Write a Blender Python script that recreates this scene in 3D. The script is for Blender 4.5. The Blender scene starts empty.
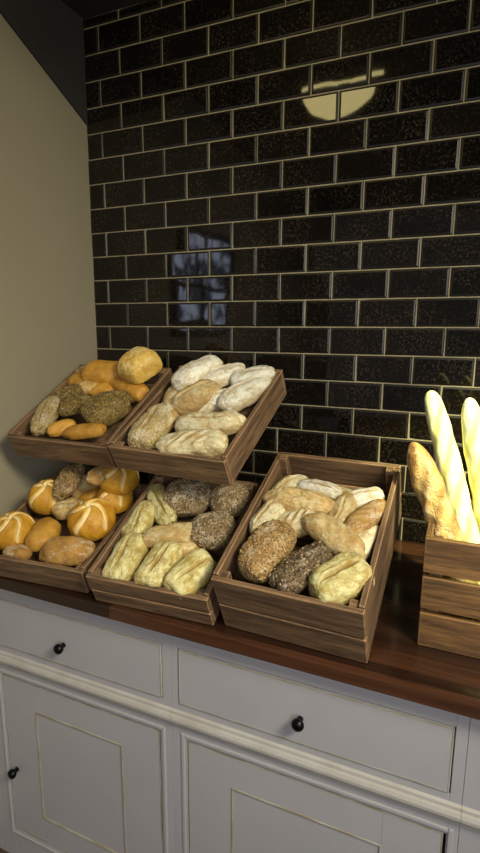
import bpy, bmesh, math, random
import numpy as np
from mathutils import Matrix, Vector
random.seed(7); rng=np.random.default_rng(7)
S=bpy.context.scene
COL=S.collection
Z0=1.5            # eye-level reference above the floor
CT=Z0-0.612       # counter top height
try: S.view_settings.view_transform='Standard'
except Exception: pass

# ------------------------------------------------------------------ helpers
def link(o): COL.objects.link(o); return o
def lin(c): 
    return tuple((((v/255)+0.055)/1.055)**2.4 if v/255>0.04045 else v/255/12.92 for v in c)+(1,)
class NT:
    def __init__(s,name):
        s.m=bpy.data.materials.new(name); s.m.use_nodes=True; s.t=s.m.node_tree
        s.b=s.t.nodes['Principled BSDF']
    def n(s,typ,**k):
        nd=s.t.nodes.new(typ)
        for a,v in k.items(): setattr(nd,a,v)
        return nd
    def l(s,a,b): s.t.links.new(a,b)
    def noise(s,vec,scale,detail=4,rough=0.6):
        n=s.n('ShaderNodeTexNoise'); n.inputs['Scale'].default_value=scale; n.inputs['Detail'].default_value=detail; n.inputs['Roughness'].default_value=rough
        if vec is not None: s.l(vec,n.inputs['Vector'])
        return n.outputs['Fac']
    def ramp(s,fac,stops):
        r=s.n('ShaderNodeValToRGB'); e=r.color_ramp.elements
        while len(e)<len(stops): e.new(0.5)
        for el,(p,c) in zip(e,stops):
            el.position=p; el.color=c if not isinstance(c,(int,float)) else (c,c,c,1)
        s.l(fac,r.inputs[0]); return r.outputs[0]
    def mix(s,fac,a,b,mode='MIX'):
        m=s.n('ShaderNodeMix'); m.data_type='RGBA'; m.blend_type=mode
        for sock,v in ((m.inputs[0],fac),(m.inputs[6],a),(m.inputs[7],b)):
            if isinstance(v,(int,float,tuple)): sock.default_value=v
            else: s.l(v,sock)
        return m.outputs[2]
    def math(s,op,a,b=0.0):
        m=s.n('ShaderNodeMath'); m.operation=op
        for sock,v in zip(m.inputs,(a,b)):
            if isinstance(v,(int,float)): sock.default_value=v
            else: s.l(v,sock)
        return m.outputs[0]
    def bump(s,h,strength=0.3,dist=0.01):
        b=s.n('ShaderNodeBump'); b.inputs['Strength'].default_value=strength; b.inputs['Distance'].default_value=dist
        s.l(h,b.inputs['Height']); s.l(b.outputs[0],s.b.inputs['Normal'])
    def coords(s,kind='Object',scale=(1,1,1),rnd=False):
        tc=s.n('ShaderNodeTexCoord'); mp=s.n('ShaderNodeMapping'); mp.inputs['Scale'].default_value=scale
        s.l(tc.outputs[kind],mp.inputs[0])
        if rnd:
            oi=s.n('ShaderNodeObjectInfo'); mm=s.math('MULTIPLY',oi.outputs['Random'],37.0)
            cx=s.n('ShaderNodeCombineXYZ'); s.l(mm,cx.inputs[0]); s.l(mm,cx.inputs[1]); s.l(cx.outputs[0],mp.inputs['Location'])
        return mp.outputs[0]

def mat_plain(name,c,rough=0.6,metal=0.0,spec=0.5):
    t=NT(name); t.b.inputs['Base Color'].default_value=lin(c); t.b.inputs['Roughness'].default_value=rough
    t.b.inputs['Metallic'].default_value=metal
    v=t.coords(); t.bump(t.noise(v,90,2),0.08,0.002)
    return t.m

def mat_wood(name,dark,light,axis=0,rough=0.6,grain=1.0):
    t=NT(name); sc=[26,26,26]; sc[axis]=2.2
    v=t.coords('Object',tuple(sc),True)
    n1=t.noise(v,1.9,6,0.7); n2=t.noise(v,7,3,0.7)
    c=t.ramp(n1,[(0.34,lin(dark)),(0.64,lin(light))])
    c=t.mix(t.ramp(n2,[(0.45,0.0),(0.70,0.7)]),c,lin(tuple(int(x*0.5) for x in dark)))
    # worn lighter board edges
    bv=t.n('ShaderNodeBevel'); bv.samples=4; bv.inputs['Radius'].default_value=0.004
    gg=t.n('ShaderNodeNewGeometry'); dp=t.n('ShaderNodeVectorMath'); dp.operation='DOT_PRODUCT'
    t.l(bv.outputs[0],dp.inputs[0]); t.l(gg.outputs['True Normal'],dp.inputs[1])
    ed=t.ramp(t.math('SUBTRACT',1.0,dp.outputs['Value']),[(0.01,0.0),(0.12,0.75)])
    c=t.mix(ed,c,lin(tuple(min(255,int(x*1.5)) for x in light)))
    rr=t.math('ADD',t.math('MULTIPLY',gg.outputs['Random Per Island'],0.45),0.78)
    hs=t.n('ShaderNodeHueSaturation'); t.l(c,hs.inputs['Color']); t.l(rr,hs.inputs['Value'])
    t.l(hs.outputs[0],t.b.inputs['Base Color']); t.b.inputs['Roughness'].default_value=rough
    t.bump(n2,0.35*grain,0.003)
    return t.m

def obj_from(name,verts,faces,mats=(),smooth=False,parent=None):
    me=bpy.data.meshes.new(name); me.from_pydata([tuple(v) for v in verts],[],faces); me.update()
    for m in mats: me.materials.append(m)
    if smooth: me.polygons.foreach_set('use_smooth',[True]*len(me.polygons))
    o=link(bpy.data.objects.new(name,me))
    if parent is not None: o.parent=parent
    return o

BOXF=[(0,3,2,1),(4,5,6,7),(0,1,5,4),(1,2,6,5),(2,3,7,6),(3,0,4,7)]
def boxes(name,lst,mat,parent=None,bev=0.002,segs=2):
    """one mesh made of bevelled boards: (x0,x1,y0,y1,z0,z1) or 8 corner lists"""
    V=[];F=[]
    for b in lst:
        o=len(V)
        if len(b)==6:
            x0,x1,y0,y1,z0,z1=b
            V+=[(x0,y0,z0),(x1,y0,z0),(x1,y1,z0),(x0,y1,z0),(x0,y0,z1),(x1,y0,z1),(x1,y1,z1),(x0,y1,z1)]
        else: V+=list(b)
        F+=[tuple(i+o for i in f) for f in BOXF]
    ob=obj_from(name,V,F,[mat],parent=parent)
    if bev>0:
        m=ob.modifiers.new('bevel','BEVEL'); m.width=bev; m.segments=segs; m.limit_method='ANGLE'; m.harden_normals=False
    return ob
def empty(name,loc=(0,0,0),rot=None):
    e=bpy.data.objects.new(name,None); e.empty_display_size=0.05; link(e)
    e.matrix_world=Matrix.Translation(loc)
    return e
def tag(o,label,cat,group=None,kind=None):
    o['label']=label; o['category']=cat
    if group: o['group']=group
    if kind: o['kind']=kind
def struct(o,label=None,cat=None):
    o['kind']='structure'
    if label: o['label']=label; o['category']=cat or 'wall'
def lathe(name,prof,mat,parent=None,n=28):
    V=[];F=[]
    for r,z in prof:
        for i in range(n):
            a=2*math.pi*i/n; V.append((r*math.cos(a),r*math.sin(a),z))
    for j in range(len(prof)-1):
        for i in range(n):
            F.append((j*n+i,j*n+(i+1)%n,(j+1)*n+(i+1)%n,(j+1)*n+i))
    F.append(tuple(range(n))[::-1]); F.append(tuple((len(prof)-1)*n+i for i in range(n)))
    return obj_from(name,V,F,[mat],True,parent)

# ------------------------------------------------------------------ camera
psi,th,rho=0.4107,0.1851,0.0053
f_=Vector((-math.sin(psi)*math.cos(th),math.cos(psi)*math.cos(th),-math.sin(th)))
r0=Vector((math.cos(psi),math.sin(psi),0)); u0=r0.cross(f_)
r_=r0*math.cos(rho)+u0*math.sin(rho); u_=u0*math.cos(rho)-r0*math.sin(rho)
cd=bpy.data.cameras.new('camera'); cam=link(bpy.data.objects.new('camera',cd))
R=Matrix((r_,u_,-f_)).transposed()
cam.matrix_world=Matrix.Translation((1.2172,-1.5131,Z0-0.0084)) @ R.to_4x4()
cd.sensor_fit='HORIZONTAL'; cd.sensor_width=36; cd.lens=517.6/480*36; cd.clip_start=0.02
S.camera=cam

# ------------------------------------------------------------------ materials
t=NT('glazed_black_tile')
v=t.coords('Object'); g=t.n('ShaderNodeNewGeometry')
sp=t.noise(v,140,3,0.7); bl=t.noise(v,9,3,0.6)
mask=t.math('MULTIPLY',t.ramp(sp,[(0.50,0.0),(0.68,1.0)]),t.ramp(bl,[(0.38,0.1),(0.7,1.0)]))
base=t.mix(g.outputs['Random Per Island'],lin((10,9,8)),lin((21,17,14)))
c=t.mix(mask,base,lin((74,63,48)))
t.l(c,t.b.inputs['Base Color']); t.b.inputs['Roughness'].default_value=0.05
t.bump(t.noise(v,15,1,0.4),0.08,0.004)
M_TILE=t.m
t=NT('tile_edge_glaze')
t.l(t.mix(t.noise(t.coords(),60,3),lin((14,12,10)),lin((34,28,21))),t.b.inputs['Base Color']); t.b.inputs['Roughness'].default_value=0.42
M_TEDGE=t.m
t=NT('grout'); v=t.coords('Object')
t.l(t.mix(t.noise(v,12,4),lin((122,113,88)),lin((182,170,134))),t.b.inputs['Base Color']); t.b.inputs['Roughness'].default_value=0.9
M_GROUT=t.m
t=NT('beige_plaster'); v=t.coords('Object')
t.l(t.mix(t.noise(v,3,4),lin((146,137,114)),lin((156,147,123))),t.b.inputs['Base Color']); t.b.inputs['Roughness'].default_value=0.85
t.bump(t.noise(v,160,3),0.12,0.002); M_PLASTER=t.m
M_DARKP=mat_plain('dark_grey_matt',(50,48,46),0.8)
M_CEIL=mat_plain('ceiling_paint',(46,44,42),0.9)
M_FLOOR=mat_wood('floor_boards',(60,48,38),(95,78,60),0,0.5)
t=NT('butcher_block'); v=t.coords('Object',(1,1,1))
br=t.n('ShaderNodeTexBrick'); t.l(v,br.inputs['Vector'])
br.inputs['Scale'].default_value=1.0; br.inputs['Brick Width'].default_value=0.85; br.inputs['Row Height'].default_value=0.026
br.inputs['Mortar Size'].default_value=0.0005; br.inputs['Mortar'].default_value=lin((18,9,7))
br.inputs['Color1'].default_value=lin((40,24,17)); br.inputs['Color2'].default_value=lin((86,54,36)); br.offset=0.37
v2=t.coords('Object',(3,60,60)); n2=t.noise(v2,1.5,6,0.7)
c=t.mix(t.ramp(n2,[(0.35,0.0),(0.75,0.75)]),br.outputs['Color'],lin((28,16,12)))
t.l(c,t.b.inputs['Base Color']); t.b.inputs['Roughness'].default_value=0.14; t.bump(n2,0.05,0.002)
M_TOP=t.m
t=NT('distressed_painted_wood'); v=t.coords('Object')
paint=t.mix(t.noise(v,5,4),lin((152,151,155)),lin((167,165,168)))
ns=t.noise(t.coords('Object',(1.0,1.0,1.0)),24,6,0.8)
c=t.mix(t.ramp(ns,[(0.66,0.0),(0.77,0.4)]),paint,lin((136,126,104)))
t.l(c,t.b.inputs['Base Color']); t.b.inputs['Roughness'].default_value=0.42
t.bump(t.noise(t.coords('Object',(4,40,40)),3,3),0.06,0.002)
M_PAINT=t.m
t=NT('worn_painted_edge'); v=t.coords('Object')
t.l(t.ramp(t.noise(v,12,4,0.6),[(0.38,lin((136,124,94))),(0.62,lin((162,158,148)))]),t.b.inputs['Base Color']); t.b.inputs['Roughness'].default_value=0.5
M_WORN=t.m
t=NT('cream_moulding_paint'); v=t.coords('Object')
t.l(t.ramp(t.noise(v,8,4,0.6),[(0.35,lin((156,151,142))),(0.6,lin((170,167,163)))]),t.b.inputs['Base Color']); t.b.inputs['Roughness'].default_value=0.45
M_CREAM=t.m
M_GAP=mat_plain('cabinet_shadow_gap',(70,66,62),0.9)
M_IRON=mat_plain('black_iron',(12,12,13),0.35,0.6)
M_CRX=mat_wood('weathered_board_grain_across',(80,59,40),(140,110,78),0,0.65)
M_CRY=mat_wood('weathered_board_grain_deep',(80,59,40),(140,110,78),1,0.65)
M_OAKX=mat_wood('oiled_pine_grain_across',(82,58,33),(130,95,56),0,0.5)
M_OAKY=mat_wood('oiled_pine_grain_deep',(82,58,33),(130,95,56),1,0.5)
M_STAND=mat_wood('dark_stained_stand',(26,18,12),(44,31,21),0,0.6)

def mat_bread(name,c1,c2,flour=0.0,mark=(215,190,140),fcol=(222,214,192),bumps=0.5,rough=0.75,speck=None,crack=0.0):
    t=NT(name); v=t.coords('Object',(1,1,1),True); vs=t.coords('Object',(0.7,1.1,1),True)
    n=t.noise(v,22,5,0.65); fine=t.noise(v,260,4,0.7); md=t.noise(v,70,4,0.7)
    c=t.ramp(n,[(0.32,lin(c1)),(0.68,lin(c2))])
    c=t.mix(t.math('MULTIPLY',t.ramp(md,[(0.5,0.0),(0.75,1.0)]),0.35),c,lin(tuple(int(x*0.6) for x in c1)))
    cn=t.noise(vs,26,3,0.6); cr=t.ramp(t.math('ABSOLUTE',t.math('SUBTRACT',cn,0.5)),[(0.0,0.0),(0.03,1.0)])
    if flour>0:
        g=t.n('ShaderNodeTexCoord'); sx=t.n('ShaderNodeSeparateXYZ'); t.l(g.outputs['Normal'],sx.inputs[0])
        up=t.ramp(sx.outputs[2],[(0.0,0.15),(0.6,1.0)])
        fm=t.math('MULTIPLY',t.ramp(t.noise(vs,40,6,0.78),[(0.62-0.30*flour,0.0),(0.74-0.22*flour,1.0)]),up)
        if crack: fm=t.math('MULTIPLY',fm,t.math('ADD',t.math('MULTIPLY',cr,crack),1-crack))
        c=t.mix(t.math('MULTIPLY',fm,min(1.0,0.6+0.4*flour)),c,lin(fcol))
    if speck:
        vo=t.n('ShaderNodeTexVoronoi'); vo.inputs['Scale'].default_value=190; t.l(v,vo.inputs['Vector'])
        sm=t.math('MULTIPLY',t.ramp(vo.outputs['Distance'],[(0.22,1.0),(0.38,0.0)]),0.85)
        c=t.mix(sm,c,t.mix(t.ramp(vo.outputs['Color'],[(0.4,0.0),(0.6,1.0)]),lin(speck[0]),lin(speck[1])))
    at=t.n('ShaderNodeAttribute'); at.attribute_name='mark'
    c=t.mix(at.outputs['Fac'],c,lin(mark))
    hs=t.n('ShaderNodeHueSaturation'); oi=t.n('ShaderNodeObjectInfo'); t.l(c,hs.inputs['Color'])
    t.l(t.math('ADD',t.math('MULTIPLY',oi.outputs['Random'],0.26),0.86),hs.inputs['Value'])
    t.l(hs.outputs[0],t.b.inputs['Base Color']); t.b.inputs['Roughness'].default_value=rough
    h=t.math('ADD',fine,t.math('MULTIPLY',md,1.7))
    if crack: h=t.math('ADD',h,t.math('MULTIPLY',cr,crack*0.5))
    t.bump(h,bumps,0.004)
    return t.m
BM=dict(
 gold=mat_bread('golden_floured_crust',(192,142,46),(224,186,86),0.65,mark=(168,116,40),fcol=(234,214,146),crack=0.4),
 orange=mat_bread('glossy_orange_crust',(170,114,34),(212,162,66),0.0,rough=0.5,bumps=0.35),
 paleb=mat_bread('pale_bun_crust',(186,146,80),(210,176,110),0.2,rough=0.6,bumps=0.3),
 flour=mat_bread('white_floured_crust',(168,142,92),(196,176,126),1.0,mark=(160,126,70),fcol=(230,228,212),crack=0.6),
 tan=mat_bread('tan_ciabatta_crust',(156,120,62),(190,158,96),0.6,mark=(206,182,124),fcol=(216,204,160),crack=0.5),
 cream=mat_bread('cream_floured_crust',(162,134,78),(190,166,108),0.85,mark=(158,124,64),fcol=(218,212,178),crack=0.7),
 pale=mat_bread('pale_yellow_crust',(150,124,54),(184,162,84),0.8,mark=(140,108,42),fcol=(216,211,156),crack=0.8),
 brown=mat_bread('brown_crust',(138,98,40),(184,140,66),0.4,crack=0.3),
 kaiser=mat_bread('kaiser_roll_crust',(184,126,26),(220,168,48),0.0,mark=(250,230,168),rough=0.5,bumps=0.3),
 seedm=mat_bread('seeded_brown_crust',(126,94,50),(164,130,76),0.4,speck=((78,58,30),(190,160,104))),
 seedg=mat_bread('seeded_olive_brown_crust',(98,76,30),(134,108,48),0.15,speck=((56,46,22),(166,142,76))),
 seedd=mat_bread('seeded_mid_brown_crust',(108,86,54),(144,120,80),0.45,speck=((62,50,34),(172,150,108))),
 seedk=mat_bread('seeded_dark_crust',(80,62,40),(114,92,60),0.3,speck=((40,32,22),(156,134,94))),
 seedl=mat_bread('sesame_seeded_crust',(154,128,68),(188,164,102),0.6,mark=(140,108,50),speck=((206,192,142),(120,94,48)),crack=0.5),
 bag=mat_bread('baguette_crust',(142,96,36),(184,138,62),0.5,mark=(216,184,112),bumps=0.9,crack=0.4),
 bagw=mat_bread('white_baguette_crust',(232,229,158),(244,242,176),0.7,mark=(200,200,98),fcol=(250,249,206),bumps=0.25),
)
def mat_seed(name,stops):
    t=NT(name); g=t.n('ShaderNodeNewGeometry')
    t.l(t.ramp(g.outputs['Random Per Island'],stops),t.b.inputs['Base Color']); t.b.inputs['Roughness'].default_value=0.5
    return t.m
SEEDM=dict(seedm=mat_seed('mixed_seeds',[(0.0,lin((84,62,34))),(0.35,lin((144,112,64))),(0.75,lin((196,168,112))),(1.0,lin((118,98,56)))]),
 seedg=mat_seed('pumpkin_seeds',[(0.0,lin((60,48,22))),(0.4,lin((120,98,44))),(0.8,lin((176,152,86))),(1.0,lin((96,94,44)))]),
 seedd=mat_seed('brown_seeds',[(0.0,lin((56,44,30))),(0.35,lin((104,84,56))),(0.75,lin((166,144,104))),(1.0,lin((196,178,136)))]),
 seedk=mat_seed('dark_seeds',[(0.0,lin((28,22,17))),(0.45,lin((72,55,38))),(0.8,lin((150,128,90))),(1.0,lin((196,178,134)))]),
 seedl=mat_seed('sesame_seeds',[(0.0,lin((214,198,144))),(0.6,lin((190,168,104))),(1.0,lin((124,92,42)))]))

# ------------------------------------------------------------------ room shell
RX=2.6; RY=-3.2; CE=Z0+0.965
def tile_wall():
    pw,ph,x0=0.1567,0.078,0.0618
    V=[];F=[];MI=[]
    def box(xa,xb,ya,yb,za,zb,mi):
        o=len(V); V.extend([(xa,ya,za),(xb,ya,za),(xb,yb,za),(xa,yb,za),(xa,ya,zb),(xb,ya,zb),(xb,yb,zb),(xa,yb,zb)])
        F.extend([tuple(i+o for i in f) for f in BOXF]); MI.extend([mi]*6)
    box(-0.1,RX,-0.0027,0.1,0,CE,1)
    gp=0.0018
    for k in range(-9,13):
        za=Z0+k*ph+gp; zb=min(Z0+(k+1)*ph-gp,CE-0.001)
        off=x0 if k%2 else x0+0.5*pw
        for i in range(-2,17):
            xa=off+i*pw+gp; xb=off+(i+1)*pw-gp
            if xb<0.012: continue
            xa=max(xa,0.001)
            cx,cz=(xa+xb)/2,(za+zb)/2
            ta,tb=random.gauss(0,0.016),random.gauss(0,0.012)
            ta=max(-.026,min(.026,ta)); tb=max(-.024,min(.024,tb))
            o=len(V); b=0.0055
            for (ins,y) in ((0,0.0),(0,-0.0035),(0.0015,-0.0050),(b,-0.0064)):
                for (x,z) in ((xa+ins,za+ins),(xb-ins,za+ins),(xb-ins,zb-ins),(xa+ins,zb-ins)):
                    V.append((x,y+((x-cx)*ta+(z-cz)*tb)*(0.5 if y>-0.004 else 1) if y<0 else y,z))
            for j in range(3):
                for q in range(4):
                    F.append((o+j*4+q,o+j*4+(q+1)%4,o+(j+1)*4+(q+1)%4,o+(j+1)*4+q)); MI.append(2)
            F.append((o+12,o+13,o+14,o+15)); MI.append(0)
    ob=obj_from('wall_back',V,F,[M_TILE,M_GROUT,M_TEDGE]); ob.data.polygons.foreach_set('material_index',MI)
    struct(ob,'wall of glossy black brick tiles with beige grout','wall')
tile_wall()
w=boxes('wall_left',[(-0.1,0,RY,0.0,0,CE)],M_PLASTER,bev=0); struct(w,'plain beige plastered wall','wall')
w=boxes('ceiling',[(-0.1,RX,RY,0.1,CE,CE+0.08)],M_CEIL,bev=0); struct(w,'dark painted ceiling','ceiling')
w=boxes('floor',[(-0.1,RX,RY,0.1,-0.05,0)],M_FLOOR,bev=0); struct(w,'dark wooden floor','floor')
z1=Z0+0.655; z2=Z0+0.655+0.49*0.62  # thin sheet with a sloping lower edge, darkens the side wall's upper corner
o=boxes('dark_panel_1',[[(0,-0.62,z2),(0.008,-0.62,z2),(0.008,-0.0085,z1),(0,-0.0085,z1),(0,-0.62,CE),(0.008,-0.62,CE),(0.008,-0.0085,CE),(0,-0.0085,CE)]],M_DARKP,bev=0)
struct(o,'dark grey panel with a sloping lower edge on the side wall','wall')
t=NT('daylight_pane'); e=t.n('ShaderNodeEmission'); e.inputs[1].default_value=4.6
vv=t.coords('Object'); t.l(t.ramp(t.noise(vv,9,2),[(0.45,(0.04,0.05,0.07,1)),(0.60,(0.48,0.54,0.70,1))]),e.inputs[0])
t.l(e.outputs[0],t.t.nodes['Material Output'].inputs[0]); M_PANE=t.m
wy0,wy1,wz0,wz1=-1.12,-0.58,Z0+0.0,Z0+0.40
win=empty('window_1',(0,(wy0+wy1)/2,wz0)); struct(win,'small window with daylight panes','window')
def wbox(n,l,m,bev=0.002):
    l=[(a,b,c-(wy0+wy1)/2,d-(wy0+wy1)/2,e1-wz0,f1-wz0) for a,b,c,d,e1,f1 in l]
    return boxes(n,l,m,win,bev)
wbox('window_frame',[(0,0.02,wy0-0.04,wy1+0.03,wz0-0.03,wz0),(0,0.02,wy0-0.04,wy1+0.03,wz1,wz1+0.03),(0,0.02,wy0-0.04,wy0,wz0,wz1),(0,0.02,wy1,wy1+0.03,wz0,wz1),(0,0.014,(wy0+wy1)/2-0.012,(wy0+wy1)/2+0.012,wz0,wz1),(0,0.014,wy0,wy1,(wz0+wz1)/2-0.01,(wz0+wz1)/2+0.01)],M_DARKP)
wbox('window_pane',[(0.001,0.006,wy0,wy1,wz0,wz1)],M_PANE,0)

# ------------------------------------------------------------------ worktop
FY=-0.636
o=boxes('worktop',[(0.002,RX-0.02,-0.666,-0.0095,CT-0.030,CT)],M_TOP,bev=0.004,segs=3)
tag(o,'dark reddish brown butcher block worktop with glossy finish','worktop')
# ------------------------------------------------------------------ cabinets
def frame_boxes(x0,x1,z0,z1,w,ya,yb,wt=None):
    wt=wt or w
    return [(x0,x0+w,ya,yb,z0,z1),(x1-w,x1,ya,yb,z0,z1),(x0+w,x1-w,ya,yb,z0,z0+wt),(x0+w,x1-w,ya,yb,z1-wt,z1)]
def knob(parent,x,z,yf):
    k=lathe('knob',[(0.0065,0),(0.0060,0.004),(0.005,0.007),(0.0075,0.010),(0.0115,0.014),(0.0128,0.019),(0.0112,0.024),(0.006,0.0270),(0.002,0.0275)],M_IRON,parent)
    k.rotation_euler=(math.radians(90),0,0); k.location=(x,yf,z); return k
def cabinet(xa,xb,dx0,dx1,ox0,ox1,knob_left,label):
    e=empty('cabinet',(xa,FY,0)); ox=lambda l:[(a-xa,b-xa,c-FY,d-FY,e1,f1) for a,b,c,d,e1,f1 in l]
    top=CT-0.0305; dz1=Z0-0.690; dz0=Z0-0.823; dt=Z0-0.912; bot=0.0
    g=0.002
    fr=[(xa,dx0-g,FY,FY+0.022,bot,top),(dx1+g,xb,FY,FY+0.022,bot,top),
        (dx0-g,dx1+g,FY,FY+0.022,dz1+g,top),(dx0-g,dx1+g,FY,FY+0.022,dt+g,dz0-g)]
    if ox0>dx0+0.004: fr.append((dx0-g,ox0-g,FY,FY+0.022,bot,dt+g))
    if ox1<dx1-0.004: fr.append((ox1+g,dx1+g,FY,FY+0.022,bot,dt+g))
    fr.append((ox0-g,ox1+g,FY,FY+0.022,bot,0.10))
    boxes('body',ox(fr),M_PAINT,e,0.0008)
    boxes('carcass',ox([(xa+0.002,xb-0.002,FY+0.0225,-0.02,bot+0.01,top)]),M_GAP,e,0)
    prof=[(0,-0.880),(-0.005,-0.878),(-0.006,-0.872),(-0.010,-0.869),(-0.013,-0.863),(-0.013,-0.857),(-0.010,-0.851),(-0.006,-0.849),(-0.005,-0.843),(0,-0.840)]
    V=[];F=[]
    for x in (0,xb-xa):
        for y,z in prof: V.append((x,y,Z0+z))
    n=len(prof)
    for i in range(n-1): F.append((i,n+i,n+i+1,i+1))
    F.append(tuple(range(n))); F.append(tuple(range(n,2*n))[::-1])
    obj_from('rail_moulding',V,F,[M_CREAM],False,e)
    d=boxes('drawer',ox([(dx0,dx1,FY-0.002,FY+0.018,dz0,dz1)]),M_PAINT,e,0.0035)
    boxes('drawer_edge',ox(frame_boxes(dx0+0.001,dx1-0.001,dz0+0.001,dz1-0.001,0.0025,FY-0.0027,FY+0.003)),M_WORN,d,0.001)
    knob(d,(dx0+dx1)/2-xa,Z0-0.765,-0.002)
    z0=0.104; wl=0.108; wt=0.078
    L=frame_boxes(ox0,ox1,z0,dt,wl,FY+0.001,FY+0.02,wt)
    L+=[(ox0+wl,ox1-wl,FY+0.0025,FY+0.018,z0+wt,dt-wt)]
    dr=boxes('door',ox(L),M_PAINT,e,0.0008)
    boxes('panel_moulding',ox(frame_boxes(ox0+wl-0.001,ox1-wl+0.001,z0+wt-0.001,dt-wt+0.001,0.0038,FY-0.0008,FY+0.006)),M_WORN,dr,0.0012)
    boxes('door_edge',ox(frame_boxes(ox0,ox1,z0,dt,0.003,FY+0.0002,FY+0.006)),M_WORN,dr,0.001)
    boxes('opening_bead',ox(frame_boxes(ox0-0.016,ox1+0.016,z0-0.02,dt+0.016,0.009,FY-0.003,FY+0.004)),M_PAINT,e,0.002)
    knob(dr,((ox0+0.025) if knob_left else (ox1-0.025))-xa,Z0-1.195,0.001)
    tag(e,label,'cabinet','painted base cabinets under the worktop')
    return e
lab='distressed grey-white painted base cabinet with black knobs'
cabinet(0.002,0.672,0.095,0.648,0.150,0.638,True,lab)
cabinet(0.6725,1.270,0.692,1.248,0.712,1.245,False,lab)
cabinet(1.2705,1.94,1.365,1.91,1.380,1.90,False,lab)

# ------------------------------------------------------------------ crates
def crate_matrix(X,Y,Z,yaw,tilt):
    return Matrix.Translation((X,Y,Z+Z0)) @ Matrix.Rotation(yaw,4,'Z') @ Matrix.Rotation(tilt,4,'X')
def crate(q,label,slats=2,floorz=0.03,lip=0.0):
    X,Y,Z,yw,ti,w,d,h=q
    e=empty('bread_crate'); e.matrix_world=crate_matrix(X,Y,Z,yw,ti)
    T=0.011
    hs=h/slats
    for k in range(slats):
        g=0.0030 if slats>1 else 0
        boxes('front_slat',[(0,w,0,T,k*hs+(g if k else 0),(k+1)*hs-(g if k<slats-1 else 0))],M_CRX,e,0.0018)
        boxes('back_slat',[(0,w,d-T,d,k*hs+(g if k else 0),(k+1)*hs-(g if k<slats-1 else 0)+ (0.006 if k==slats-1 else 0))],M_CRX,e,0.0018)
    for xa in (0,w-T):
        boxes('side_panel',[(xa,xa+T,T+0.0005,d-T-0.0005,0,h+0.004)],M_CRY,e,0.0018)
    for x in (T,w-T-0.018):
        boxes('corner_post',[(x,x+0.018,T,T+0.018,0.001,h-0.004)],M_CRX,e,0.001)
        boxes('corner_post',[(x,x+0.018,d-T-0.018,d-T,0.001,h+0.008)],M_CRX,e,0.001)
    boxes('base_board',[(T,w-T,T,d-T,floorz-0.01,floorz)],M_CRX,e,0.0)
    tag(e,label,'crate','wooden bread crates on the counter')
    return e
Q=dict(
 E=(0.801,-0.628,-0.611,-0.026,0.444,0.292,0.396,0.147),
 D=(0.491,-0.655,-0.611,0.055,0.428,0.289,0.356,0.081),
 B=(0.451,-0.504,-0.345,-0.057,0.489,0.315,0.362,0.069),
 A=(0.082,-0.470,-0.358,0.0,0.500,0.336,0.358,0.070),
 C=(0.129,-0.665,-0.611,0.08,0.310,0.328,0.348,0.064))
FL={k:Q[k][7]*0.9-0.042 for k in Q}; FL['E']=0.080
crate(Q['A'],'brown wooden crate tilted forward, holding golden buns',1,FL['A'])
crate(Q['B'],'brown wooden crate tilted forward, holding floured white loaves',1,FL['B'])
crate(Q['C'],'brown wooden crate of kaiser rolls on the worktop',1,FL['C'])
crate(Q['D'],'brown wooden crate of seeded and pale rolls',2,FL['D'])
crate(Q['E'],'deep slatted wooden crate of mixed loaves on the worktop',2,FL['E'])

# stand carrying the crates
st=empty('display_stand',(0,0,CT))
def bar(name,x0,x1,p,q,t=0.02):
    (ya,za),(yb,zb)=p,q
    boxes(name,[[(x0,ya,za-t),(x1,ya,za-t),(x1,yb,zb-t),(x0,yb,zb-t),(x0,ya,za),(x1,ya,za),(x1,yb,zb),(x0,yb,zb)]],M_STAND,st,0.001)
c0=-0.612
for x in (0.13,0.40,0.60):
    zz=lambda y:(-0.352+( y+0.49)*math.tan(0.495)) - c0 -0.012
    bar('shelf_bearer',x,x+0.024,(-0.45,zz(-0.45)),(-0.17,zz(-0.17)))
    for y in (-0.30,-0.19):
        boxes('leg',[(x,x+0.024,y,y+0.024,0.0,zz(y)-0.018)],M_STAND,st,0.001)
boxes('cross_rail',[(0.13,0.624,-0.189,-0.172,0.10,0.13)],M_STAND,st,0.001)
boxes('cross_rail',[(0.13,0.624,-0.189,-0.172,0.28,0.31)],M_STAND,st,0.001)
for (xa,xb,Y,ti) in ((0.20,0.42,-0.66,0.31),(0.52,0.74,-0.645,0.428),(0.84,1.06,-0.63,0.444)):
    hh=(-0.385-Y)*math.tan(ti)-0.012
    boxes('support_block',[(xa,xb,-0.385,-0.36,0.0,hh)],M_STAND,st,0.001)
tag(st,'dark stained wooden stand carrying the tilted bread crates','display stand')

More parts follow.
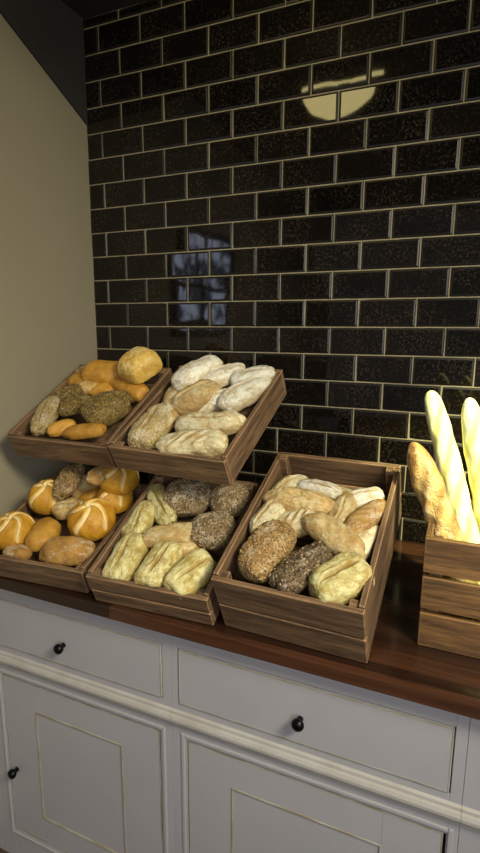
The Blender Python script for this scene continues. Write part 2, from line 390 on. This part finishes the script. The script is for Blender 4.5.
# ------------------------------------------------------------------ bread
def ico(s):
    bm=bmesh.new(); bmesh.ops.create_icosphere(bm,subdivisions=s,radius=1.0)
    a=np.array([v.co[:] for v in bm.verts]); f=[tuple(v.index for v in q.verts) for q in bm.faces]; bm.free(); return a,f
ICO5,ICOF5=ico(6)
ICO1,ICOF1=ico(1)
NTAB=rng.random((32,32,32))
def vn(P,freq):
    """smooth value noise in -1..1 for an array of points"""
    q=P*freq+rng.uniform(0,32,3); i=np.floor(q).astype(int); f=q-i; f=f*f*f*(f*(f*6-15)+10)
    i0=i%32; i1=(i+1)%32
    def g(a,b,c): return NTAB[a,b,c]
    x0,y0,z0=i0.T; x1,y1,z1=i1.T; fx,fy,fz=f.T
    c00=g(x0,y0,z0)*(1-fx)+g(x1,y0,z0)*fx; c10=g(x0,y1,z0)*(1-fx)+g(x1,y1,z0)*fx
    c01=g(x0,y0,z1)*(1-fx)+g(x1,y0,z1)*fx; c11=g(x0,y1,z1)*(1-fx)+g(x1,y1,z1)*fx
    return ((c00*(1-fy)+c10*fy)*(1-fz)+(c01*(1-fy)+c11*fy)*fz)*2-1
def bread_mesh(name,kind,L,W,H,style):
    n=ICO5.copy()
    asp=np.array([L,W,H])/W
    a,b={'round':(2.2,2.4),'loaf':(2.25,random.uniform(2.6,3.3)),'square':(3.0,3.6),'long':(2.2,2.6),'kaiser':(2.15,2.15),'block':(2.6,4.4)}[style]
    yz=(np.abs(n[:,1])**a+np.abs(n[:,2])**a)**(b/a)
    r=(yz+np.abs(n[:,0])**b)**(-1/b)
    if style=='square':
        e=4.0 if kind=='gold' else 3.2
        pl=(np.abs(n[:,0])**e+np.abs(n[:,1])**e)**(1/e)
        r=(pl**2.5+np.abs(n[:,2])**2.5)**(-1/2.5)
    P=n*r[:,None]
    smooth=style=='kaiser' or kind=='orange'
    A=P*asp                      # noise space in units of the width
    k=0.7 if smooth else 1.0
    r=1+0.080*k*vn(A,1.15)+0.036*k*vn(A,2.4)+0.016*k*vn(A,5.2)+0.008*k*vn(A,11)+(0 if smooth else 0.006*vn(A,23))
    mark=np.zeros(len(P))
    if kind in('flour','pale','cream','tan','seedl','gold'):
        for fr,am in ((1.3,0.030),(2.3,0.012)):
            rn=np.abs(vn(A,fr)+0.14*vn(A,fr*4)); g=np.exp(-(rn/0.04)**2)*np.clip(P[:,2]*2+0.1,0,1)*np.clip(vn(A,0.9)*3+0.6,0,1)
            r-=am*g; mark=np.maximum(mark,0.55*g)
    P=P*r[:,None]
    x,y,z=P[:,0].copy(),P[:,1].copy(),P[:,2].copy()
    top=np.clip(z*1.5,0,1)
    if style=='kaiser':
        mark[:]=0
        ang=np.arctan2(y,x); rr=np.hypot(x,y)
        sw=ang+1.2*rr+rng.uniform(0,6.28); k=5
        d=np.abs(((sw*k/(2*math.pi))%1)-0.5)*2
        arc=(1-d)*rr*0.63
        fade=np.clip(z*3.0+0.25,0,1)
        z-=0.18*np.exp(-(arc/0.05)**2)*fade*np.clip(rr*2.5,0.3,1)
        z+=0.07*np.exp(-((arc-0.18)/0.09)**2)*fade
        z-=0.10*np.exp(-(rr/0.12)**2)*(z>0)
        w1=0.095+0.03*vn(A,3)
        mark=np.clip(1.1*np.exp(-(arc/w1)**2.6)*fade,0,1)*np.clip(1.5-rr*0.75,0.3,1)*(0.88+0.12*vn(A,9))
        mark=np.clip(mark,0,1)
    elif style!='round' and style!='square':
        tp=1-0.08*np.abs(x)**3; y*=tp; z*=tp
        split=(kind in('pale','flour','tan','seedl','cream') and random.random()<0.8)
        if style=='long':
            for i in range(3):
                cx=-0.55+1.1*(i+0.5)/3; dd=(x-cx)*0.9+y*0.6*(W/L*1.4)
                g=np.exp(-(dd/0.10)**2)*top*np.clip(1.1-np.abs(y)*1.1,0,1)
                z-=0.07*g; mark=np.maximum(mark,0.5*g)
        elif split and kind in('pale','seedl','cream') and random.random()<0.4:
            for i in range(3):
                cx=-0.5+1.0*(i+0.5)/3; dd=(x-cx)*0.8-y*0.5*(W/L*1.5)-0.03*vn(A,3)
                g=np.exp(-(dd/0.06)**2)*top*np.clip(1.1-np.abs(y)*1.2,0,1)
                z-=0.10*g; z+=0.04*np.exp(-((dd-0.11)/0.06)**2)*top*np.clip(1.1-np.abs(y)*1.2,0,1); mark=np.maximum(mark,0.9*g)
        elif split:
            c=random.uniform(-.15,.15); sl=random.uniform(-.2,.2)
            d=y-c-sl*x-0.06*np.sin(x*3+random.uniform(0,6))-0.05*vn(A,4)
            ez=np.clip((0.74-np.abs(x))*4,0,1)*top
            wdt=0.10*np.clip(1.2-np.abs(x),0.2,1)
            g=np.exp(-(d/wdt)**2)*ez
            z-=0.18*g; z+=0.10*np.clip(1-np.abs(d-0.16)/0.13,0,1)**0.7*ez*(d>0)
            mark=np.maximum(mark,0.9*np.exp(-((d+0.02)/(wdt*1.2))**2)*ez)
        if style in('block','loaf'): x+=random.choice([-1,1])*random.uniform(.03,.12)*y*W/L
        y+=random.uniform(-.08,.08)*(x**2)*(L/W)*0.5
    zf=np.where(z<-0.45,-0.45+(z+0.45)*0.22,z)
    V=np.stack([x*L/2,y*W/2,zf*H/1.5],1)
    if kind.startswith('seed'):
        V+=n*(0.0009*vn(A,16)+0.0006*vn(A,34))[:,None]
    me=bpy.data.meshes.new(name)
    me.from_pydata(V.tolist(),[],ICOF5); me.update()
    me.polygons.foreach_set('use_smooth',[True]*len(me.polygons))
    at=me.attributes.new('mark','FLOAT','POINT'); at.data.foreach_set('value',mark.astype(np.float32))
    me.materials.append(BM[kind])
    return me,V,n
def seeds_for(V,n,kind,parent,count,size):
    idx=[i for i in rng.permutation(len(V)) if n[i][2]>-0.05][:count]
    VV=[];FF=[]
    for i in idx:
        nn=Vector(n[i]); tnn=nn.orthogonal().normalized(); b=nn.cross(tnn)
        a=random.uniform(0,6.28); e1=tnn*math.cos(a)+b*math.sin(a); e2=nn.cross(e1)
        s=size*random.uniform(.6,1.25); o=len(VV); pc=Vector(V[i])+nn*s*0.12
        for q in ICO1:
            VV.append(tuple(pc+e1*q[0]*s+e2*q[1]*s*0.55+nn*q[2]*s*0.38))
        FF+=[tuple(k+o for k in f) for f in ICOF1]
    so=obj_from('seed_topping',VV,FF,[SEEDM[kind]],True,parent); so['kind']='stuff'
    return so
LAB=dict(gold='golden blocky roll dusted with flour',orange='glossy orange-brown bread bun',paleb='small pale golden bun',
 flour='white floured rustic loaf',tan='tan floured ciabatta loaf',pale='pale yellow floured roll',cream='cream floured scored loaf',brown='flat brown crusty bun',
 kaiser='golden star-cut kaiser roll',seedm='tan-brown roll with mixed seeds',seedg='olive-brown roll with pumpkin seeds',seedd='mid-brown roll coated in seeds',seedk='dark roll coated in seeds',seedl='light sesame seeded roll')
NAME=dict(gold='bread_roll',orange='bread_bun',paleb='bread_bun',flour='bread_loaf',cream='bread_loaf',tan='ciabatta_loaf',pale='ciabatta_roll',brown='bread_bun',kaiser='kaiser_roll',seedm='seeded_roll',seedg='seeded_roll',seedd='seeded_roll',seedk='seeded_roll',seedl='seeded_roll')
WHERE=dict(A='in the upper bun crate',B='in the white loaf crate',C='in the kaiser roll crate',D='in the seeded roll crate',E='in the deep slatted crate')
# how far a loaf stacked higher in each tilted crate also sits across and forward in the pile
SL=dict(A=(1.25,1.34),B=(0.965,1.30),C=(1.06,1.09),D=(0.62,0.87),E=(0.37,0.92))
def prep(ck,u,v,ang,L,W,kind,style,lift=0.0,hf=0.60,mul=1.07):
    X,Y,Z,yw,ti,w,d,h=Q[ck]; su,sv=SL[ck]
    L*=mul/1000; W*=mul/1000; u/=1000; v/=1000
    H=W*hf
    if style in('round','kaiser'): H=min(L,W)*0.66
    if style=='square': H=W*0.52
    if kind=='seedd': H=W*0.55
    if kind=='gold': H=W*0.70
    H=min(H,0.074)
    z=h*0.9
    ca,sa=abs(math.cos(math.radians(ang))),abs(math.sin(math.radians(ang)))
    hy=math.hypot(L/2*sa,W/2*ca); hx=math.hypot(L/2*ca,W/2*sa)
    def mv(dz):
        nonlocal u,v,z
        z+=dz; u+=su*dz; v-=sv*dz
    mv(lift)
    vmax=d-0.014-hy*0.80; vmin=0.014+hy*0.88
    if v>vmax: mv((v-vmax)/sv)
    if v<vmin: mv(-(vmin-v)/sv*0.6); v=max(v,vmin)
    u=min(max(u,0.013+hx*0.9),w-0.013-hx*0.9) if hx*1.8<w-0.026 else w/2
    z=max(z,FL[ck]+H*0.36)
    return dict(p=np.array([u,v,z]),ang=math.radians(ang),L=L,W=W,H=H,kind=kind,style=style,lift=lift)
def put(ck,b,tx=0.0,ty=0.0):
    kind=b['kind']
    me,V,n=bread_mesh(NAME[kind],kind,b['L'],b['W'],b['H'],b['style'])
    o=link(bpy.data.objects.new(NAME[kind],me))
    o.matrix_world=crate_matrix(*Q[ck][:5]) @ Matrix.Translation(b['p'].tolist()) @ Matrix.Rotation(b['ang'],4,'Z') @ Matrix.Rotation(ty,4,'Y') @ Matrix.Rotation(tx,4,'X')
    if kind.startswith('seed'):
        seeds_for(V,n,kind,o,int(90+b['L']*b['W']*52000),0.0031 if kind!='seedl' else 0.0022)
    tag(o,LAB[kind]+' '+WHERE[ck],'bread','bread '+WHERE[ck])
    return o
BR=dict(
A=[(236,368,66,104,96,'gold','square'),(114,325,4,118,86,'orange','block'),(30,288,8,104,56,'orange','loaf'),(98,250,16,88,46,'paleb','loaf'),(241,262,-21,146,56,'orange','block'),
   (15,209,37,98,54,'seedg','loaf'),(228,161,55,112,100,'seedg','square',.010),(116,165,30,86,66,'seedg','square'),(55,107,109,142,59,'seedl','loaf'),(225,58,11,120,44,'orange','loaf'),(145,62,36,72,46,'orange','loaf'),(267,222,28,75,46,'seedg','loaf',-.006),(50,330,20,90,50,'seedm','loaf',-.01),(170,240,0,90,60,'orange','loaf',-.012)],
B=[(67,335,69,137,74,'flour','loaf'),(150,325,43,127,59,'flour','block',.004),(248,260,62,151,72,'flour','loaf'),(123,223,59,124,84,'tan','loaf',.008),(74,180,109,161,53,'tan','loaf'),(70,94,95,144,76,'seedl','block'),(213,128,8,160,64,'cream','loaf',.004),(209,48,12,156,66,'cream','block'),(185,210,30,130,70,'flour','loaf',-.012),(235,330,30,110,60,'flour','loaf',-.01)],
C=[(47,249,10,100,100,'kaiser','kaiser',.010),(62,331,107,137,61,'seedm','loaf'),(121,317,42,70,72,'tan','block'),(153,376,66,115,54,'brown','loaf'),(254,359,9,98,92,'kaiser','kaiser'),(247,278,10,92,92,'kaiser','kaiser',.004),(235,182,10,112,110,'kaiser','kaiser',.008),(50,97,11,100,98,'kaiser','kaiser',.006),(145,104,111,100,70,'orange','loaf',.0),(145,215,24,84,60,'tan','loaf',-.004),(245,62,17,130,74,'brown','loaf'),(180,280,25,90,64,'orange','round',-.01),(120,30,10,70,44,'brown','loaf',-.01)],
D=[(118,284,6,114,100,'seedd','round',.006),(244,294,20,94,88,'seedd','round',.000),(237,190,18,102,88,'seedd','round',.002),(50,244,-49,151,50,'pale','block'),(34,182,91,108,56,'pale','block'),(134,157,25,134,52,'tan','long',.012),(64,72,95,118,70,'pale','block'),(148,68,85,112,70,'pale','block'),(230,60,65,108,74,'pale','block'),(175,120,22,90,53,'tan','loaf',-.01)],
E=[(95,252,-5,157,64,'tan','loaf',.006),(127,300,-8,103,45,'flour','loaf',.0),(223,285,34,100,50,'flour','loaf',-.004),(193,242,80,103,48,'tan','loaf',.002),(250,232,64,124,50,'brown','long',.006),(47,192,78,110,57,'cream','loaf'),(196,172,-28,139,60,'tan','long',.010),(110,190,30,110,60,'cream','loaf',-.006),(74,106,78,130,78,'seedm','block',.006),(158,78,60,124,64,'seedk','block',.003),(237,70,50,114,76,'pale','block',.004),(256,160,74,120,60,'cream','loaf',-.01),(60,290,60,100,60,'cream','loaf',-.014),(170,290,0,100,50,'cream','loaf',-.018)])
for ck,l in BR.items():
    lst=[prep(ck,*b[:7],lift=(b[7] if len(b)>7 else 0.0)) for b in l]
    for b in lst: put(ck,b,tx=random.uniform(-.12,.12),ty=random.uniform(-.07,.07))

# ------------------------------------------------------------------ baguette crate
FX,FYY,FW,FD,FH=1.171,-0.535,0.42,0.27,0.222
e=empty('baguette_crate',(FX,FYY,CT+0.0005))
T=0.012; sl=FH/3
for k in range(3):
    za=k*sl+(0.0045 if k else 0); zb=(k+1)*sl-(0.0045 if k<2 else 0)
    boxes('front_slat',[(0,FW,0,T,za,zb)],M_OAKX,e,0.002)
    boxes('back_slat',[(0,FW,FD-T,FD,za,zb)],M_OAKX,e,0.002)
    boxes('side_slat',[(0,T,T+0.0005,FD-T-0.0005,za,zb)],M_OAKY,e,0.002)
    boxes('side_slat',[(FW-T,FW,T+0.0005,FD-T-0.0005,za,zb)],M_OAKY,e,0.002)
for x in (T,FW-T-0.02):
    for y in (T,FD-T-0.02): boxes('corner_post',[(x,x+0.02,y,y+0.02,0.001,FH-0.004)],M_OAKX,e,0.001)
boxes('base_board',[(T,FW-T,T,FD-T,0.002,0.012)],M_OAKX,e,0)
tag(e,'tall slatted honey-coloured wooden crate holding upright baguettes','crate')
def baguette(p,q,rad,kind,label):
    p=Vector(p)+Vector((0,0,Z0)); q=Vector(q)+Vector((0,0,Z0)); d=q-p; L=d.length
    nu,nv=200,40; V=[];F=[];mk=[]
    ns=5; dep=1.0 if kind=='bag' else 0.5
    slashes=[0.08+0.84*(i+0.5)/ns for i in range(ns)]
    ph=rng.uniform(0,6,4)
    for i in range(nu+1):
        s=i/nu; x=(s-0.5)*L
        e1=min(1,max(0.0,(1-abs(2*s-1)**(L/rad*0.36)))); rr=rad*(e1**0.5)*(1+0.04*math.sin(s*17+ph[0])+0.03*math.sin(s*41+ph[2]))
        for j in range(nv):
            a=2*math.pi*j/nv; y=rr*math.cos(a); z=rr*math.sin(a)*0.92
            top=max(0,math.sin(a)); g=0; rg=0
            for c in slashes:
                dd=(s-c)*L/rad*0.55+math.cos(a)*1.1
                g=max(g,math.exp(-(dd/0.42)**2)*min(1,top*1.6))
                rg=max(rg,math.exp(-((dd-0.6)/0.25)**2)*min(1,top*1.6))
            kk=1-0.12*g*dep+0.06*rg*dep+0.02*math.sin(a*5+s*60+ph[3])*dep
            V.append((x,y*kk+0.004*math.sin(s*3+ph[1]),z*kk)); mk.append(g*0.85)
    for i in range(nu):
        for j in range(nv):
            F.append((i*nv+j,i*nv+(j+1)%nv,(i+1)*nv+(j+1)%nv,(i+1)*nv+j))
    F.append(tuple(range(nv))[::-1]); F.append(tuple(nu*nv+j for j in range(nv)))
    o=obj_from('baguette',V,F,[BM[kind]],True)
    at=o.data.attributes.new('mark','FLOAT','POINT'); at.data.foreach_set('value',np.array(mk,dtype=np.float32))
    X=d.normalized(); Zd=Vector((-0.15,-1,0.25)); Yv=Zd.cross(X).normalized(); Zv=X.cross(Yv)
    o.matrix_world=Matrix.Translation((p+q)/2) @ Matrix((X,Yv,Zv)).transposed().to_4x4()
    tag(o,label,'bread','baguettes standing in the tall crate')
baguette((1.285,-0.468,-0.590),(1.122,-0.405,-0.238),0.030,'bag','golden brown baguette leaning upright in the crate')
baguette((1.300,-0.425,-0.585),(1.143,-0.300,-0.140),0.0245,'bagw','pale floured baguette leaning upright in the crate')
baguette((1.318,-0.36,-0.590),(1.230,-0.335,-0.145),0.025,'bagw','pale floured baguette leaning upright in the crate')
baguette((1.44,-0.44,-0.590),(1.34,-0.335,-0.150),0.026,'bagw','pale floured baguette leaning upright in the crate')

# ------------------------------------------------------------------ pendant lamp (seen mirrored in the tiles)
def emis(name,c,s):
    t=NT(name); em=t.n('ShaderNodeEmission'); em.inputs[0].default_value=c; em.inputs[1].default_value=s
    t.l(em.outputs[0],t.t.nodes['Material Output'].inputs[0]); return t.m
M_LAMP=emis('lit_lamp_glass',(1.0,0.82,0.34,1),9.0)
M_BRASS=mat_plain('lamp_plate_metal',(60,52,40),0.5,0.6)
le=empty('ceiling_lamp',(0.703,-0.60,CE))
V=[];F=[]
na=40; zt=-0.089; hh=0.098; hw=0.142
for k,yy in enumerate((-0.010,0.010)):
    V.append((0,yy*1.8,zt))
    for i in range(na+1):
        a=math.pi*i/na
        V.append((hw*math.cos(a),yy,zt-hh*math.sin(a)))
m=na+2
for i in range(na): F.append((0,1+i,2+i)); F.append((m,m+2+i,m+1+i)); F.append((1+i,m+1+i,m+2+i,2+i))
F.append((1,0,m,m+1)); F.append((0,na+1,m+na+1,m))
obj_from('lamp_shade',V,F,[M_LAMP],False,le)
boxes('lamp_bar',[(-0.170,0.170,-0.006,0.006,-0.060,-0.050)],M_LAMP,le,0.001)
boxes('lamp_bracket',[(-0.172,0.172,-0.012,0.012,-0.0495,-0.040)],M_BRASS,le,0.001)
boxes('lamp_bracket',[(-0.02,0.02,-0.004,0.004,-0.0885,-0.0605)],M_BRASS,le,0.0005)
boxes('lamp_rod',[(-0.006,0.006,-0.006,0.006,-0.0395,-0.0005)],M_BRASS,le,0.001)
tag(le,'warm glowing half-moon glass ceiling lamp with lit bar','lamp')

# ------------------------------------------------------------------ lights
def spot(loc,aim,power,ang,blend,col,size=0.03):
    l=bpy.data.lights.new('spot','SPOT'); l.energy=power; l.spot_size=ang; l.spot_blend=blend; l.color=col; l.shadow_soft_size=size
    o=link(bpy.data.objects.new('spot',l)); o.location=loc
    o.rotation_euler=(Vector(aim)-Vector(loc)).to_track_quat('-Z','Y').to_euler(); return o
def area(loc,aim,power,sx,sy,col,spread=180):
    l=bpy.data.lights.new('area','AREA'); l.shape='RECTANGLE'; l.size=sx; l.size_y=sy; l.energy=power; l.color=col
    l.spread=math.radians(spread)
    o=link(bpy.data.objects.new('area',l)); o.location=loc
    o.rotation_euler=(Vector(aim)-Vector(loc)).to_track_quat('-Z','Y').to_euler(); return o
spot((1.75,-0.95,CE-0.05),(1.38,-0.30,Z0-0.22),320,math.radians(30),0.8,(1.0,0.98,0.56),0.04)
area((2.1,-1.45,CE-0.12),(0.3,-0.50,Z0-0.9),18,0.6,0.6,(1.0,0.92,0.70),94)
area((2.2,-3.0,Z0+0.1),(0.8,-0.6,Z0-1.0),12,1.2,1.2,(0.92,0.92,0.97),110)
w=bpy.data.worlds.new('world'); S.world=w; w.use_nodes=True
w.node_tree.nodes['Background'].inputs[0].default_value=(0.95,0.95,0.95,1); w.node_tree.nodes['Background'].inputs[1].default_value=0.10
